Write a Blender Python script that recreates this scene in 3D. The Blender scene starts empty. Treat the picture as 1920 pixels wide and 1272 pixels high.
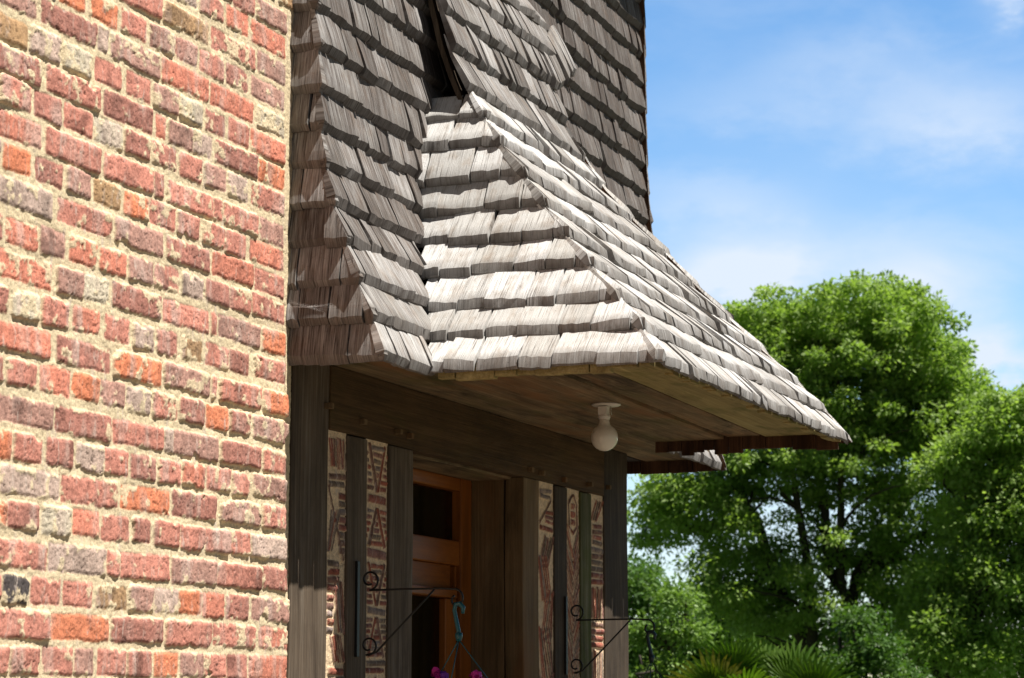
import bpy, bmesh, math, random
import numpy as np
from mathutils import Vector, Matrix
random.seed(7); rng = np.random.default_rng(7)
S = bpy.context.scene
C = S.collection

# ------------------------------------------------------------------ camera, world, sun, exposure
PITCH = math.radians(8.7299); YAW = math.radians(21.463)
cam_d = bpy.data.cameras.new('camera'); cam = bpy.data.objects.new('camera', cam_d); C.objects.link(cam)
cam.location = (0, 0, 1.6)
fwd = Vector((math.cos(YAW)*math.cos(PITCH), math.sin(YAW)*math.cos(PITCH), math.sin(PITCH)))
cam.rotation_euler = fwd.to_track_quat('-Z', 'Y').to_euler()
cam_d.lens = 84.375; cam_d.sensor_width = 36; cam_d.clip_start = .05; cam_d.clip_end = 3000
cam_d.dof.use_dof = True; cam_d.dof.focus_distance = 6.1; cam_d.dof.aperture_fstop = 13
S.camera = cam
S.render.resolution_x = 1024; S.render.resolution_y = 678

SUN = Vector((-.015, -.43, .90)).normalized()
sl = bpy.data.lights.new('sun', 'SUN'); sl.energy = 5.0; sl.angle = math.radians(.53); sl.color = (1, .955, .88)
so = bpy.data.objects.new('sun', sl); C.objects.link(so)
so.rotation_euler = SUN.to_track_quat('Z', 'Y').to_euler(); so.location = (6, -12, 20)

W = bpy.data.worlds.new('World'); S.world = W; W.use_nodes = True
nt = W.node_tree; nt.nodes.clear()
def nd(t, ty, **k):
    n = t.nodes.new(ty)
    for a, b in k.items(): setattr(n, a, b)
    return n
def mth(t, op, a, b=None, c=None, clamp=False):
    n = nd(t, 'ShaderNodeMath', operation=op); n.use_clamp = clamp
    for i, v in enumerate((a, b, c)):
        if v is None: continue
        if isinstance(v, (int, float)): n.inputs[i].default_value = v
        else: t.links.new(v, n.inputs[i])
    return n.outputs[0]
sky = nd(nt, 'ShaderNodeTexSky', sky_type='NISHITA'); sky.sun_disc = False
sky.sun_elevation = math.asin(SUN.z); sky.sun_rotation = math.atan2(SUN.x, SUN.y)
sky.altitude = 50; sky.air_density = 1.0; sky.dust_density = .25; sky.ozone_density = 2.2
hs = nd(nt, 'ShaderNodeHueSaturation'); hs.inputs['Saturation'].default_value = 1.22; hs.inputs['Value'].default_value = 1.28
nt.links.new(sky.outputs[0], hs.inputs['Color'])
tc = nd(nt, 'ShaderNodeTexCoord'); sep = nd(nt, 'ShaderNodeSeparateXYZ'); nt.links.new(tc.outputs['Generated'], sep.inputs[0])
az = mth(nt, 'MULTIPLY', mth(nt, 'ARCTAN2', sep.outputs[1], sep.outputs[0]), 57.2958)
el = mth(nt, 'MULTIPLY', mth(nt, 'ARCSINE', sep.outputs[2]), 57.2958)
cmb = nd(nt, 'ShaderNodeCombineXYZ')
nt.links.new(az, cmb.inputs[0]); nt.links.new(mth(nt, 'MULTIPLY', el, 2.0), cmb.inputs[1])
def wnoise(scale, det, rough=.55, dist=0.):
    n = nd(nt, 'ShaderNodeTexNoise'); n.inputs['Scale'].default_value = scale; n.inputs['Detail'].default_value = det
    n.inputs['Roughness'].default_value = rough; n.inputs['Distortion'].default_value = dist
    nt.links.new(cmb.outputs[0], n.inputs['Vector']); return n.outputs[0]
n1 = wnoise(.22, 6, .55, .4); n2 = wnoise(.75, 5, .6)
wx = mth(nt, 'MULTIPLY_ADD', n1, 3.4, -1.7); wy = mth(nt, 'MULTIPLY_ADD', n2, 1.5, -.75)
azw = mth(nt, 'ADD', az, wx); elw = mth(nt, 'ADD', el, wy)
# drifting clouds: azimuth, elevation, half width, half height (degrees), density
CL = [(10.6, 13.7, 2.6, 1.05, .6), (16.4, 11.9, 2.4, .75, .5), (12.9, 10.9, 3.4, .7, .38), (16.2, 10.1, 1.5, .75, 1.35),
      (12.0, 9.7, 1.9, .8, 1.05), (9.6, 8.1, .9, .55, 1.3), (10.8, 8.6, 1.4, .8, .5), (9.3, 16.6, .6, .6, .9), (13.4, 15.2, 2.0, .7, .3),
      (15.8, 14.2, 2.2, .7, .22), (12, 4.0, 14, 1.6, .6), (30, 22, 9, 3, .6), (-20, 18, 12, 3, .6), (-70, 25, 16, 5, .6),
      (-120, 30, 14, 5, .5), (140, 20, 20, 4, .6), (80, 28, 14, 5, .6)]
acc = None
for a, e, ra, re, am in CL:
    dx = mth(nt, 'DIVIDE', mth(nt, 'SUBTRACT', azw, a), ra); dy = mth(nt, 'DIVIDE', mth(nt, 'SUBTRACT', elw, e), re)
    d2 = mth(nt, 'ADD', mth(nt, 'MULTIPLY', dx, dx), mth(nt, 'MULTIPLY', dy, dy))
    g = mth(nt, 'MULTIPLY', mth(nt, 'EXPONENT', mth(nt, 'MULTIPLY', d2, -.9)), am)
    acc = g if acc is None else mth(nt, 'ADD', acc, g)
cl = mth(nt, 'MULTIPLY', acc, mth(nt, 'MULTIPLY_ADD', n2, 1.1, .42), clamp=True)
cl = mth(nt, 'ADD', cl, mth(nt, 'MULTIPLY', mth(nt, 'SUBTRACT', n1, .50, clamp=True), .8), clamp=True)
mx = nd(nt, 'ShaderNodeMix', data_type='RGBA'); mx.inputs['B'].default_value = (5.3, 6.0, 7.0, 1)
nt.links.new(cl, mx.inputs['Factor']); nt.links.new(hs.outputs[0], mx.inputs['A'])
# sky dimming added overhead and off to the sides, cutting ambient porch light
sky_dim = mth(nt, 'SUBTRACT', 1., mth(nt, 'MULTIPLY', mth(nt, 'MULTIPLY_ADD', el, 1/22, -17/22, clamp=True), .80))
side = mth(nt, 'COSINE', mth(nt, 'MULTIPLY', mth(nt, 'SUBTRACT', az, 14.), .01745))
sky_dim = mth(nt, 'MULTIPLY', sky_dim, mth(nt, 'MULTIPLY_ADD', mth(nt, 'MULTIPLY_ADD', side, 2.2, -1.0, clamp=True), .80, .20))
mz = nd(nt, 'ShaderNodeVectorMath', operation='SCALE'); nt.links.new(mx.outputs['Result'], mz.inputs[0]); nt.links.new(sky_dim, mz.inputs['Scale'])
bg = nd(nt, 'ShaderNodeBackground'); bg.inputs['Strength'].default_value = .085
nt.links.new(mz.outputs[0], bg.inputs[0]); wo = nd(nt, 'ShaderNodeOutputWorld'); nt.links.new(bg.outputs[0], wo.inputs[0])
S.view_settings.view_transform = 'Standard'; S.view_settings.look = 'None'; S.view_settings.exposure = .78; S.view_settings.gamma = 1
S.cycles.max_bounces = 8; S.cycles.diffuse_bounces = 4; S.cycles.transparent_max_bounces = 12

# ------------------------------------------------------------------ helpers
def tag(o, label=None, cat=None, group=None, kind=None):
    for k, v in (('label', label), ('category', cat), ('group', group), ('kind', kind)):
        if v: o[k] = v
    return o
def empty(name, loc, label, cat, group=None, rz=0):
    o = bpy.data.objects.new(name, None); o.empty_display_size = .1; C.objects.link(o); o.location = loc; o.rotation_euler = (0, 0, rz)
    return tag(o, label, cat, group)
def wloc(p):
    v = Vector((0, 0, 0))
    while p is not None: v += p.location; p = p.parent
    return v
def link(name, me, mats, parent=None, off=None):
    if not isinstance(mats, (list, tuple)): mats = [mats]
    for m in mats: me.materials.append(m)
    o = bpy.data.objects.new(name, me); C.objects.link(o)
    if parent is not None:
        o.parent = parent; w = wloc(parent)
        me.transform(Matrix.Translation(-w))
    elif off is not None:
        me.transform(Matrix.Translation(-Vector(off))); o.location = off
    return o
def mesh_np(name, V, Fq, smooth=False):
    me = bpy.data.meshes.new(name); V = np.asarray(V, np.float32); Fq = np.asarray(Fq, np.int32)
    n, k = Fq.shape
    me.vertices.add(len(V)); me.vertices.foreach_set('co', V.ravel())
    me.loops.add(n*k); me.loops.foreach_set('vertex_index', Fq.ravel())
    me.polygons.add(n); me.polygons.foreach_set('loop_start', np.arange(0, n*k, k, dtype=np.int32))
    me.polygons.foreach_set('loop_total', np.full(n, k, np.int32))
    me.polygons.foreach_set('use_smooth', np.full(n, smooth, bool))
    me.update(calc_edges=True); return me
def attr(me, name, A):
    a = me.attributes.new(name, 'FLOAT_COLOR', 'POINT'); A = np.asarray(A, np.float32)
    if A.shape[1] == 3: A = np.concatenate([A, np.ones((len(A), 1), np.float32)], 1)
    a.data.foreach_set('color', A.ravel())
def from_bm(name, bm, smooth=False):
    me = bpy.data.meshes.new(name); bmesh.ops.recalc_face_normals(bm, faces=bm.faces[:]); bm.to_mesh(me); bm.free()
    if smooth:
        for p in me.polygons: p.use_smooth = True
    return me
def box(bm, a, b, bev=.004, rough=0., sub=0):
    t = bmesh.new(); bmesh.ops.create_cube(t, size=1)
    for v in t.verts: v.co = Vector([(a[i]+b[i])/2 + v.co[i]*(b[i]-a[i]) for i in range(3)])
    if bev: bmesh.ops.bevel(t, geom=t.edges[:], offset=bev, segments=2, affect='EDGES', profile=.6)
    if sub:
        ax = max(range(3), key=lambda i: b[i]-a[i])
        es = [e for e in t.edges if abs(e.verts[0].co[ax]-e.verts[1].co[ax]) > .6*(b[ax]-a[ax])]
        bmesh.ops.subdivide_edges(t, edges=es, cuts=sub, use_grid_fill=True)
    if rough:
        ph = [random.uniform(0, 9) for _ in range(6)]
        for v in t.verts:
            q = v.co
            v.co = q + Vector([rough*(math.sin(9*q[(i+1) % 3]+ph[i])+.6*math.sin(23*q[(i+2) % 3]+ph[i+3])) for i in range(3)])
    me = bpy.data.meshes.new('t'); t.to_mesh(me); t.free(); bm.from_mesh(me); bpy.data.meshes.remove(me)
def tube(bm, pts, r, seg=8, cap=True):
    pts = [Vector(p) for p in pts]; n = len(pts)
    rr = r if isinstance(r, (list, tuple)) else [r]*n
    rings = []; up = None
    for i, p in enumerate(pts):
        d = (pts[min(i+1, n-1)]-pts[max(i-1, 0)]).normalized()
        if up is None: up = d.orthogonal().normalized()
        u = (up - d*up.dot(d)); u = u.normalized() if u.length > 1e-4 else d.orthogonal().normalized(); up = u
        w = d.cross(u)
        rings.append([bm.verts.new(p + (u*math.cos(2*math.pi*k/seg)+w*math.sin(2*math.pi*k/seg))*rr[i]) for k in range(seg)])
    for i in range(n-1):
        for k in range(seg):
            f = bm.faces.new((rings[i][k], rings[i][(k+1) % seg], rings[i+1][(k+1) % seg], rings[i+1][k])); f.smooth = True
    if cap and seg > 2: bm.faces.new(rings[0][::-1]); bm.faces.new(rings[-1])
def lathe(bm, c, prof, seg=28):
    rings = []
    for r, z in prof:
        rings.append([bm.verts.new((c[0]+r*math.cos(2*math.pi*k/seg), c[1]+r*math.sin(2*math.pi*k/seg), c[2]+z)) for k in range(seg)])
    for i in range(len(rings)-1):
        for k in range(seg):
            f = bm.faces.new((rings[i][k], rings[i][(k+1) % seg], rings[i+1][(k+1) % seg], rings[i+1][k])); f.smooth = True
    bm.faces.new(rings[0][::-1]); bm.faces.new(rings[-1])
def hsh(i, j, s):
    h = (i.astype(np.int64)*374761393 + j.astype(np.int64)*668265263 + s*1442695041) & 0xffffffff
    h = ((h ^ (h >> 13))*1274126177) & 0xffffffff
    return ((h ^ (h >> 16)) & 0xffff)/65535.
def vn(x, y, s=0):
    i = np.floor(x); j = np.floor(y); fx = x-i; fy = y-j
    fx = fx*fx*(3-2*fx); fy = fy*fy*(3-2*fy)
    a = hsh(i, j, s); b = hsh(i+1, j, s); c = hsh(i, j+1, s); d = hsh(i+1, j+1, s)
    return (a*(1-fx)+b*fx)*(1-fy)+(c*(1-fx)+d*fx)*fy
def fb(x, y, s=0, o=4):
    r = 0; a = .5; t = 0
    for k in range(o): r = r+a*vn(x*2**k+17.3*k, y*2**k+9.1*k, s+k); t += a; a *= .55
    return r/t - .5
def sm(x, a, b):
    t = np.clip((x-a)/(b-a), 0, 1); return t*t*(3-2*t)

# ------------------------------------------------------------------ materials
def mat(name):
    m = bpy.data.materials.new(name); m.use_nodes = True; t = m.node_tree; p = t.nodes['Principled BSDF']; return m, t, p
def vmap(t, src, scale):
    n = nd(t, 'ShaderNodeMapping'); n.inputs['Scale'].default_value = scale; t.links.new(src, n.inputs[0]); return n.outputs[0]
def noi(t, vec, scale=1, det=4, rough=.6, dist=0):
    n = nd(t, 'ShaderNodeTexNoise'); n.inputs['Scale'].default_value = scale; n.inputs['Detail'].default_value = det
    n.inputs['Roughness'].default_value = rough; n.inputs['Distortion'].default_value = dist; t.links.new(vec, n.inputs['Vector']); return n.outputs[0]
def ramp(t, src, stops):
    n = nd(t, 'ShaderNodeValToRGB'); e = n.color_ramp.elements
    while len(e) > 1: e.remove(e[-1])
    for i, (p, c) in enumerate(stops):
        if i == 0: x = e[0]; x.position = p
        else: x = e.new(p)
        x.color = tuple(c)+(1,) if len(c) == 3 else c
    t.links.new(src, n.inputs[0]); return n.outputs[0]
def mixc(t, f, a, b, mode='MIX'):
    n = nd(t, 'ShaderNodeMix', data_type='RGBA', blend_type=mode)
    for k, v in (('Factor', f), ('A', a), ('B', b)):
        if isinstance(v, (int, float)): n.inputs[k].default_value = v
        elif isinstance(v, tuple): n.inputs[k].default_value = v+(1,) if len(v) == 3 else v
        else: t.links.new(v, n.inputs[k])
    return n.outputs['Result']
def bump(t, p, h, st, dist):
    n = nd(t, 'ShaderNodeBump'); n.inputs['Strength'].default_value = st; n.inputs['Distance'].default_value = dist
    t.links.new(h, n.inputs['Height']); t.links.new(n.outputs[0], p.inputs['Normal'])
def simple(name, col, rough=.6, metal=0., spec=.5):
    m, t, p = mat(name); co = nd(t, 'ShaderNodeTexCoord').outputs['Object']
    n = noi(t, co, 60, 3); c = mixc(t, n, tuple(v*.8 for v in col), tuple(min(1, v*1.15) for v in col))
    t.links.new(c, p.inputs['Base Color']); p.inputs['Roughness'].default_value = rough; p.inputs['Metallic'].default_value = metal
    p.inputs['Specular IOR Level'].default_value = spec
    return m
def wood(name, cols, axis, green=0., rough=.85, gscale=1., bst=.6, orange=None, stain=.45):
    m, t, p = mat(name); co = nd(t, 'ShaderNodeTexCoord').outputs['Object']
    lo = .05
    def sc(k, l): s = [k, k, k]; s[axis] = l; return tuple(s)
    g1 = noi(t, vmap(t, co, sc(150*gscale, 3.0)), 1, 5, .65, .4); g2 = noi(t, vmap(t, co, sc(26*gscale, 1.1)), 1, 4, .6, .8)
    g3 = noi(t, vmap(t, co, sc(500*gscale, 10)), 1, 2, .5); b = noi(t, co, 5, 4, .6)
    f = mth(t, 'ADD', mth(t, 'MULTIPLY', g1, .5), mth(t, 'ADD', mth(t, 'MULTIPLY', g2, .35), mth(t, 'MULTIPLY', b, .15)))
    c = ramp(t, f, [(.33, cols[0]), (.5, cols[1]), (.66, cols[2])])
    st_ = noi(t, vmap(t, co, sc(9, 2.6)), 1, 5, .7, .7); c = mixc(t, stain, c, ramp(t, st_, [(.34, (.28, .25, .23)), (.5, (.9, .9, .9)), (.66, (1.3, 1.25, 1.2))]), 'MULTIPLY')
    if orange: c = mixc(t, mth(t, 'MULTIPLY', mth(t, 'SUBTRACT', noi(t, vmap(t, co, sc(7, 1.6)), 1, 3), .52, clamp=True), 5, clamp=True), c, orange)
    if green: c = mixc(t, mth(t, 'MULTIPLY', mth(t, 'SUBTRACT', noi(t, vmap(t, co, sc(6, 3.)), 1, 4, .6, .5), .53, clamp=True), green*7, clamp=True), c, (.085, .105, .012))
    t.links.new(c, p.inputs['Base Color']); p.inputs['Roughness'].default_value = rough; p.inputs['Specular IOR Level'].default_value = .25
    h = mth(t, 'ADD', mth(t, 'MULTIPLY', g1, 1.0), mth(t, 'MULTIPLY', g3, .5)); bump(t, p, h, bst, .004)
    return m
def shingle_mat(name='weathered_shingle'):
    m, t, p = mat(name)
    uv = nd(t, 'ShaderNodeUVMap'); uv.uv_map = 'grain'; uv = uv.outputs[0]
    at = nd(t, 'ShaderNodeAttribute', attribute_name='sh'); sp = nd(t, 'ShaderNodeSeparateColor'); t.links.new(at.outputs['Color'], sp.inputs[0])
    rnd, bl, bev = sp.outputs[0], sp.outputs[1], sp.outputs[2]
    co = nd(t, 'ShaderNodeTexCoord').outputs['Object']
    g1 = noi(t, vmap(t, uv, (260, 9, 1)), 1, 5, .7, .35); g2 = noi(t, vmap(t, uv, (70, 4, 1)), 1, 4, .6, .5)
    g3 = noi(t, vmap(t, uv, (22, 13, 1)), 1, 4, .65); sp2 = noi(t, co, 160, 2, .5)
    dark = mixc(t, rnd, (.070, .056, .049), (.135, .115, .104)); dark = mixc(t, mth(t, 'MULTIPLY', mth(t, 'SUBTRACT', g3, .5, clamp=True), 1.3, clamp=True), dark, (.16, .095, .06))
    pale = mixc(t, rnd, (.50, .485, .46), (.76, .755, .75))
    pale = mixc(t, mth(t, 'MULTIPLY', mth(t, 'SUBTRACT', g3, .48, clamp=True), 3.2, clamp=True), pale, (.36, .29, .23))
    f = mth(t, 'ADD', mth(t, 'MULTIPLY', g1, .6), mth(t, 'MULTIPLY', g2, .4))
    f = mth(t, 'ADD', mth(t, 'MULTIPLY_ADD', f, 2.3, -1.12), bl, clamp=True)
    f = mth(t, 'MAXIMUM', mth(t, 'MINIMUM', f, mth(t, 'MULTIPLY_ADD', bl, .9, .28)), mth(t, 'MULTIPLY_ADD', bl, 1.1, -.30))
    c = mixc(t, f, dark, pale)
    gr = ramp(t, g1, [(.33, (.34, .32, .31)), (.44, (.88, .87, .86)), (.6, (1, 1, 1))]); c = mixc(t, 1., c, gr, 'MULTIPLY')
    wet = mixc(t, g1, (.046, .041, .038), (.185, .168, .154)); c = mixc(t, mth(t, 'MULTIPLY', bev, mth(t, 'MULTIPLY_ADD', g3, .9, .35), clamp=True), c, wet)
    spk = mth(t, 'MULTIPLY', mth(t, 'SUBTRACT', sp2, .66, clamp=True), 9, clamp=True); c = mixc(t, mth(t, 'MULTIPLY', spk, .5), c, (.05, .048, .04))
    t.links.new(c, p.inputs['Base Color']); p.inputs['Roughness'].default_value = .88; p.inputs['Specular IOR Level'].default_value = .2
    bump(t, p, mth(t, 'ADD', g1, mth(t, 'MULTIPLY', g2, .6)), .75, .003)
    return m
M_SH = shingle_mat()
M_UND = wood('shingle_underside', [(.03, .016, .009), (.085, .042, .022), (.16, .082, .042)], 2, 0, .9, stain=.9)
m, t, p = mat('brick_and_mortar'); M_BR = m
at = nd(t, 'ShaderNodeAttribute', attribute_name='col'); co = nd(t, 'ShaderNodeTexCoord').outputs['Object']
n1_ = noi(t, co, 330, 3, .7); n2_ = noi(t, co, 90, 4, .7)
c = mixc(t, .55, at.outputs['Color'], ramp(t, n1_, [(.32, (.55, .51, .49)), (.5, (1, 1, 1)), (.66, (1.25, 1.25, 1.25))]), 'MULTIPLY')
c = mixc(t, .5, c, ramp(t, n2_, [(.34, (.5, .46, .44)), (.5, (1, 1, 1)), (.64, (1.3, 1.3, 1.28))]), 'MULTIPLY')
c = mixc(t, mth(t, 'MULTIPLY', mth(t, 'SUBTRACT', noi(t, vmap(t, co, (55, 1, 14)), 1, 5, .65, .6), .56, clamp=True), 4.5, clamp=True), c, (.60, .50, .43))
t.links.new(c, p.inputs['Base Color']); p.inputs['Roughness'].default_value = .92; p.inputs['Specular IOR Level'].default_value = .2
bump(t, p, mth(t, 'ADD', n1_, n2_), .55, .002)
M_POST = wood('grey_weathered_oak', [(.048, .032, .021), (.122, .090, .062), (.24, .198, .154)], 2, 0, .9)
M_POSTD = wood('dark_oak', [(.03, .021, .014), (.062, .045, .03), (.13, .10, .07)], 2, 0, .9)
M_POSTG = wood('algae_stained_oak', [(.04, .042, .016), (.085, .085, .03), (.24, .22, .15)], 2, .7, .9)
M_BEAM = wood('dark_oak_beam', [(.045, .025, .010), (.085, .048, .020), (.135, .08, .038)], 0, .1, .9)
M_REV = wood('brown_oak', [(.10, .062, .028), (.18, .115, .055), (.27, .18, .095)], 2, .15, .85, orange=(.17, .08, .03))
M_SOF = wood('stained_boards', [(.09, .055, .027), (.20, .138, .075), (.36, .27, .16)], 0, .3, .8, orange=(.26, .125, .05), stain=.95)
M_SOFG = wood('mossy_lit_board', [(.19, .145, .055), (.33, .265, .11), (.46, .38, .18)], 0, .75, .8)  # moss tint, its yellow-green brightened to paint a lit soffit patch
M_DOOR = wood('varnished_orange_wood', [(.15, .045, .007), (.225, .07, .011), (.30, .10, .017)], 2, 0, .4, .5, .15)
M_DOORH = wood('varnished_orange_wood_rail', [(.15, .045, .007), (.225, .07, .011), (.30, .10, .017)], 0, 0, .4, .5, .15)
M_IRON = simple('black_wrought_iron', (.018, .017, .016), .5, .4)
M_PLW = simple('white_plastic', (.74, .70, .62), .35)
M_TEAL = simple('teal_plastic', (.008, .10, .125), .35)
M_DKPL = simple('backlit_plastic', (.01, .03, .035), .4)  # backlit look of the second hanger put into a dark colour
M_CURT = simple('dark_curtain', (.16, .125, .06), .9)  # colour lightened to stand in for a faint reflection in the glass
M_CORE = simple('dark_boarding', (.035, .027, .02), .9)
M_PINK = simple('magenta_petals', (.62, .03, .35), .6)
M_PURP = simple('purple_petals', (.28, .05, .5), .6)
M_POT = simple('terracotta_plastic', (.23, .08, .04), .6)
m, t, p = mat('bulb_glass'); M_BULB = m; p.inputs['Base Color'].default_value = (.82, .77, .66, 1); p.inputs['Roughness'].default_value = .12
p.inputs['Subsurface Weight'].default_value = .25; p.inputs['Subsurface Radius'].default_value = (.02, .02, .02); p.inputs['Coat Weight'].default_value = .3
c_ = mixc(t, noi(t, nd(t, 'ShaderNodeTexCoord').outputs['Object'], 30, 2), (.78, .73, .62), (.84, .8, .7)); t.links.new(c_, p.inputs['Base Color'])
m, t, p = mat('window_glass'); M_GLASS = m
for n in list(t.nodes):
    if n.type == 'BSDF_PRINCIPLED': t.nodes.remove(n)
tr = nd(t, 'ShaderNodeBsdfTransparent'); tr.inputs[0].default_value = (.55, .55, .5, 1); gl = nd(t, 'ShaderNodeBsdfGlossy'); gl.inputs['Roughness'].default_value = .03
lw = nd(t, 'ShaderNodeFresnel'); lw.inputs[0].default_value = 1.45; ms = nd(t, 'ShaderNodeMixShader')
t.links.new(mth(t, 'MULTIPLY', lw.outputs[0], .5), ms.inputs[0]); t.links.new(tr.outputs[0], ms.inputs[1]); t.links.new(gl.outputs[0], ms.inputs[2])
t.links.new(ms.outputs[0], t.nodes['Material Output'].inputs[0])
def leaf_mat(name, c0, c1, c2, tl=.35):
    m, t, p = mat(name); at = nd(t, 'ShaderNodeAttribute', attribute_name='lf'); sp = nd(t, 'ShaderNodeSeparateColor'); t.links.new(at.outputs['Color'], sp.inputs[0])
    c = ramp(t, sp.outputs[0], [(0, c0), (.55, c1), (1, c2)])
    t.links.new(c, p.inputs['Base Color']); p.inputs['Roughness'].default_value = .5; p.inputs['Specular IOR Level'].default_value = .3
    tr = nd(t, 'ShaderNodeBsdfTranslucent'); t.links.new(mixc(t, 1., c, (1.35, 1.5, .55), 'MULTIPLY'), tr.inputs[0])
    ms = nd(t, 'ShaderNodeMixShader'); ms.inputs[0].default_value = tl
    t.links.new(p.outputs[0], ms.inputs[1]); t.links.new(tr.outputs[0], ms.inputs[2]); t.links.new(ms.outputs[0], t.nodes['Material Output'].inputs[0])
    return m
M_LF = leaf_mat('ash_leaves', (.16, .25, .06), (.25, .36, .10), (.37, .48, .18), .45)
M_LFD = leaf_mat('dark_leaves', (.05, .11, .025), (.08, .16, .035), (.14, .23, .055))
M_LFS = leaf_mat('fresh_leaves', (.10, .18, .04), (.17, .27, .065), (.26, .37, .11))
M_PALM = leaf_mat('palm_leaf', (.06, .13, .012), (.12, .20, .02), (.36, .30, .04), .4)
M_BARK = simple('tree_bark', (.055, .045, .035), .95)
m, t, p = mat('gravel'); M_GRND = m; co = nd(t, 'ShaderNodeTexCoord').outputs['Object']
c = ramp(t, noi(t, co, 40, 5, .7), [(.3, (.06, .048, .033)), (.5, (.105, .085, .062)), (.7, (.16, .135, .105))])
far = noi(t, co, .15, 3); c2 = ramp(t, noi(t, co, 14, 4), [(.3, (.03, .06, .012)), (.7, (.07, .12, .03))])
spx = nd(t, 'ShaderNodeSeparateXYZ'); t.links.new(co, spx.inputs[0])
f = mth(t, 'ADD', mth(t, 'MULTIPLY_ADD', spx.outputs[0], .25, -3.0), mth(t, 'MULTIPLY_ADD', far, 2, -1), clamp=True)
t.links.new(mixc(t, f, c, c2), p.inputs['Base Color']); p.inputs['Roughness'].default_value = .95; bump(t, p, noi(t, co, 60, 4), .6, .01)

# ------------------------------------------------------------------ ground
bm = bmesh.new(); bmesh.ops.create_grid(bm, x_segments=8, y_segments=8, size=600)
tag(link('ground', from_bm('ground', bm), M_GRND), 'pale gravel forecourt running into lawn under the trees', 'ground', kind='structure')

# ------------------------------------------------------------------ brick data (mm): course centre height left,right : start-3000, length, colour code
BRICKS = '''1696,1697:1098,99,r 1207,105,r 1328,114,r 1451,75,p 1546,113,r 1668,103,m 1785,110,o 1907,107,p 2019,108,r 2130,104,m 2245,207,q;1769,1772:1135,211,r 1357,228,o 1598,218,m 1833,220,r 2063,210,r 2295,157,q;1839,1841:1052,106,r 1169,101,k 1276,110,r 1401,112,r 1530,131,b 1670,106,p 1784,102,g 1891,109,o 2008,103,q 2122,109,m 2256,194,p;1909,1917:1123,208,r 1339,225,g 1573,49,r 1628,216,r 1856,210,p 2074,219,r 2308,128,m;1989,1994:1081,95,o 1179,111,m 1306,108,w 1431,105,q 1547,114,r 1679,76,m 1772,113,r 1895,110,r 2013,117,m 2140,91,r 2240,196,g;2060,2071:952,187,r 1149,224,g 1381,228,r 1623,214,o 1854,203,m 2086,205,p 2305,126,r;2131,2141:1082,102,o 1194,106,r 1319,101,m 1435,112,g 1551,98,r 1663,107,m 1787,102,r 1899,100,q 2015,115,r 2143,83,r 2252,177,p;2207,2208:1116,222,p 1350,220,m 1584,217,r 1811,37,g 1853,209,p 2081,205,m 2303,124,r;2284,2288:1035,109,r 1160,110,r 1286,115,q 1414,103,o 1530,98,p 1640,99,g 1752,115,r 1877,113,m 2006,102,o 2124,105,m 2246,178,p;2358,2359:1101,218,q 1346,217,m 1577,210,o 1804,215,p 2032,19,r 2070,211,r 2298,124,o;2428,2437:1045,108,m 1171,99,w 1284,103,r 1409,108,q 1539,104,r 1661,91,g 1767,92,m 1884,95,b 2000,110,r 2118,98,m 2247,170,r;2504,2513:1095,221,q 1339,105,p 1446,103,w 1567,211,m 1795,213,r 2021,27,r 2059,214,p 2287,127,o;2576,2591:1027,100,m 1141,119,q 1270,95,p 1384,107,q 1509,112,q 1633,108,p 1748,112,r 1877,104,g 1994,113,m 2113,103,r 2227,179,r;2654,2659:1090,218,g 1331,224,r 1571,211,p 1801,206,m 2023,205,q 2245,153,r;2729,2724:1009,102,g 1121,102,o 1243,105,m 1365,97,p 1479,110,b 1608,102,o 1724,112,r 1849,105,r 1973,105,r 2083,108,r 2214,182,q;2796,2790:1052,208,q 1279,217,r 1517,214,r 1741,40,m 1801,214,r 2026,41,r 2075,174,r 2266,130,p;2867,2869:987,104,r 1103,114,r 1232,105,m 1349,112,r 1472,120,w 1603,108,m 1723,115,m 1853,106,r 1978,105,p 2094,106,g 2218,179,r;2931,2938:1041,208,m 1276,211,r 1510,215,m 1742,40,q 1799,113,p 1917,93,g 2026,215,m 2250,145,o;2998,3007:980,96,q 1087,109,b 1208,115,g 1338,108,w 1468,110,r 1604,108,r 1727,110,p 1850,104,w 1975,97,m 2092,104,r 2210,183,q;3073,3073:1021,206,p 1249,222,m 1478,39,g 1533,213,p 1761,227,q 1999,220,q 2242,149,w;3142,3142:975,100,r 1087,101,m 1200,101,g 1314,104,o 1434,123,o 1576,108,r 1703,105,p 1823,101,m 1943,116,r 2073,115,m 2208,180,p;3213,3213:1009,210,m 1234,281,r 1531,216,r 1760,220,b 1996,227,r 2240,152,p;3287,3287:985,98,r 1184,105,r 1310,110,r 1442,116,m 1581,108,r 1707,102,p 1825,96,g 1937,114,r 2070,116,q 2203,187,q;3352,3352:1020,202,m 1243,219,r 1485,214,r 1724,205,m 1945,148,p 2104,111,r 2230,164,p'''
PAL = dict(r=(.57, .215, .155), p=(.44, .235, .185), o=(.74, .225, .10), q=(.66, .215, .135), m=(.40, .155, .115), g=(.52, .385, .315), w=(.62, .55, .41), b=(.40, .24, .11), k=(.03, .035, .042))
MORT = np.array((.71, .585, .385))
def grid_mesh(name, xs, zs, Y, COL, y0):
    nx, nz = len(xs), len(zs); X, Z = np.meshgrid(xs, zs, indexing='ij')
    V = np.stack([X, Y, Z], -1).reshape(-1, 3)
    i, j = np.meshgrid(np.arange(nx-1), np.arange(nz-1), indexing='ij'); a = (i*nz+j).ravel()
    me = mesh_np(name, V, np.stack([a, a+nz, a+nz+1, a+1], 1), True); attr(me, 'col', COL.reshape(-1, 3)); return me
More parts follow.
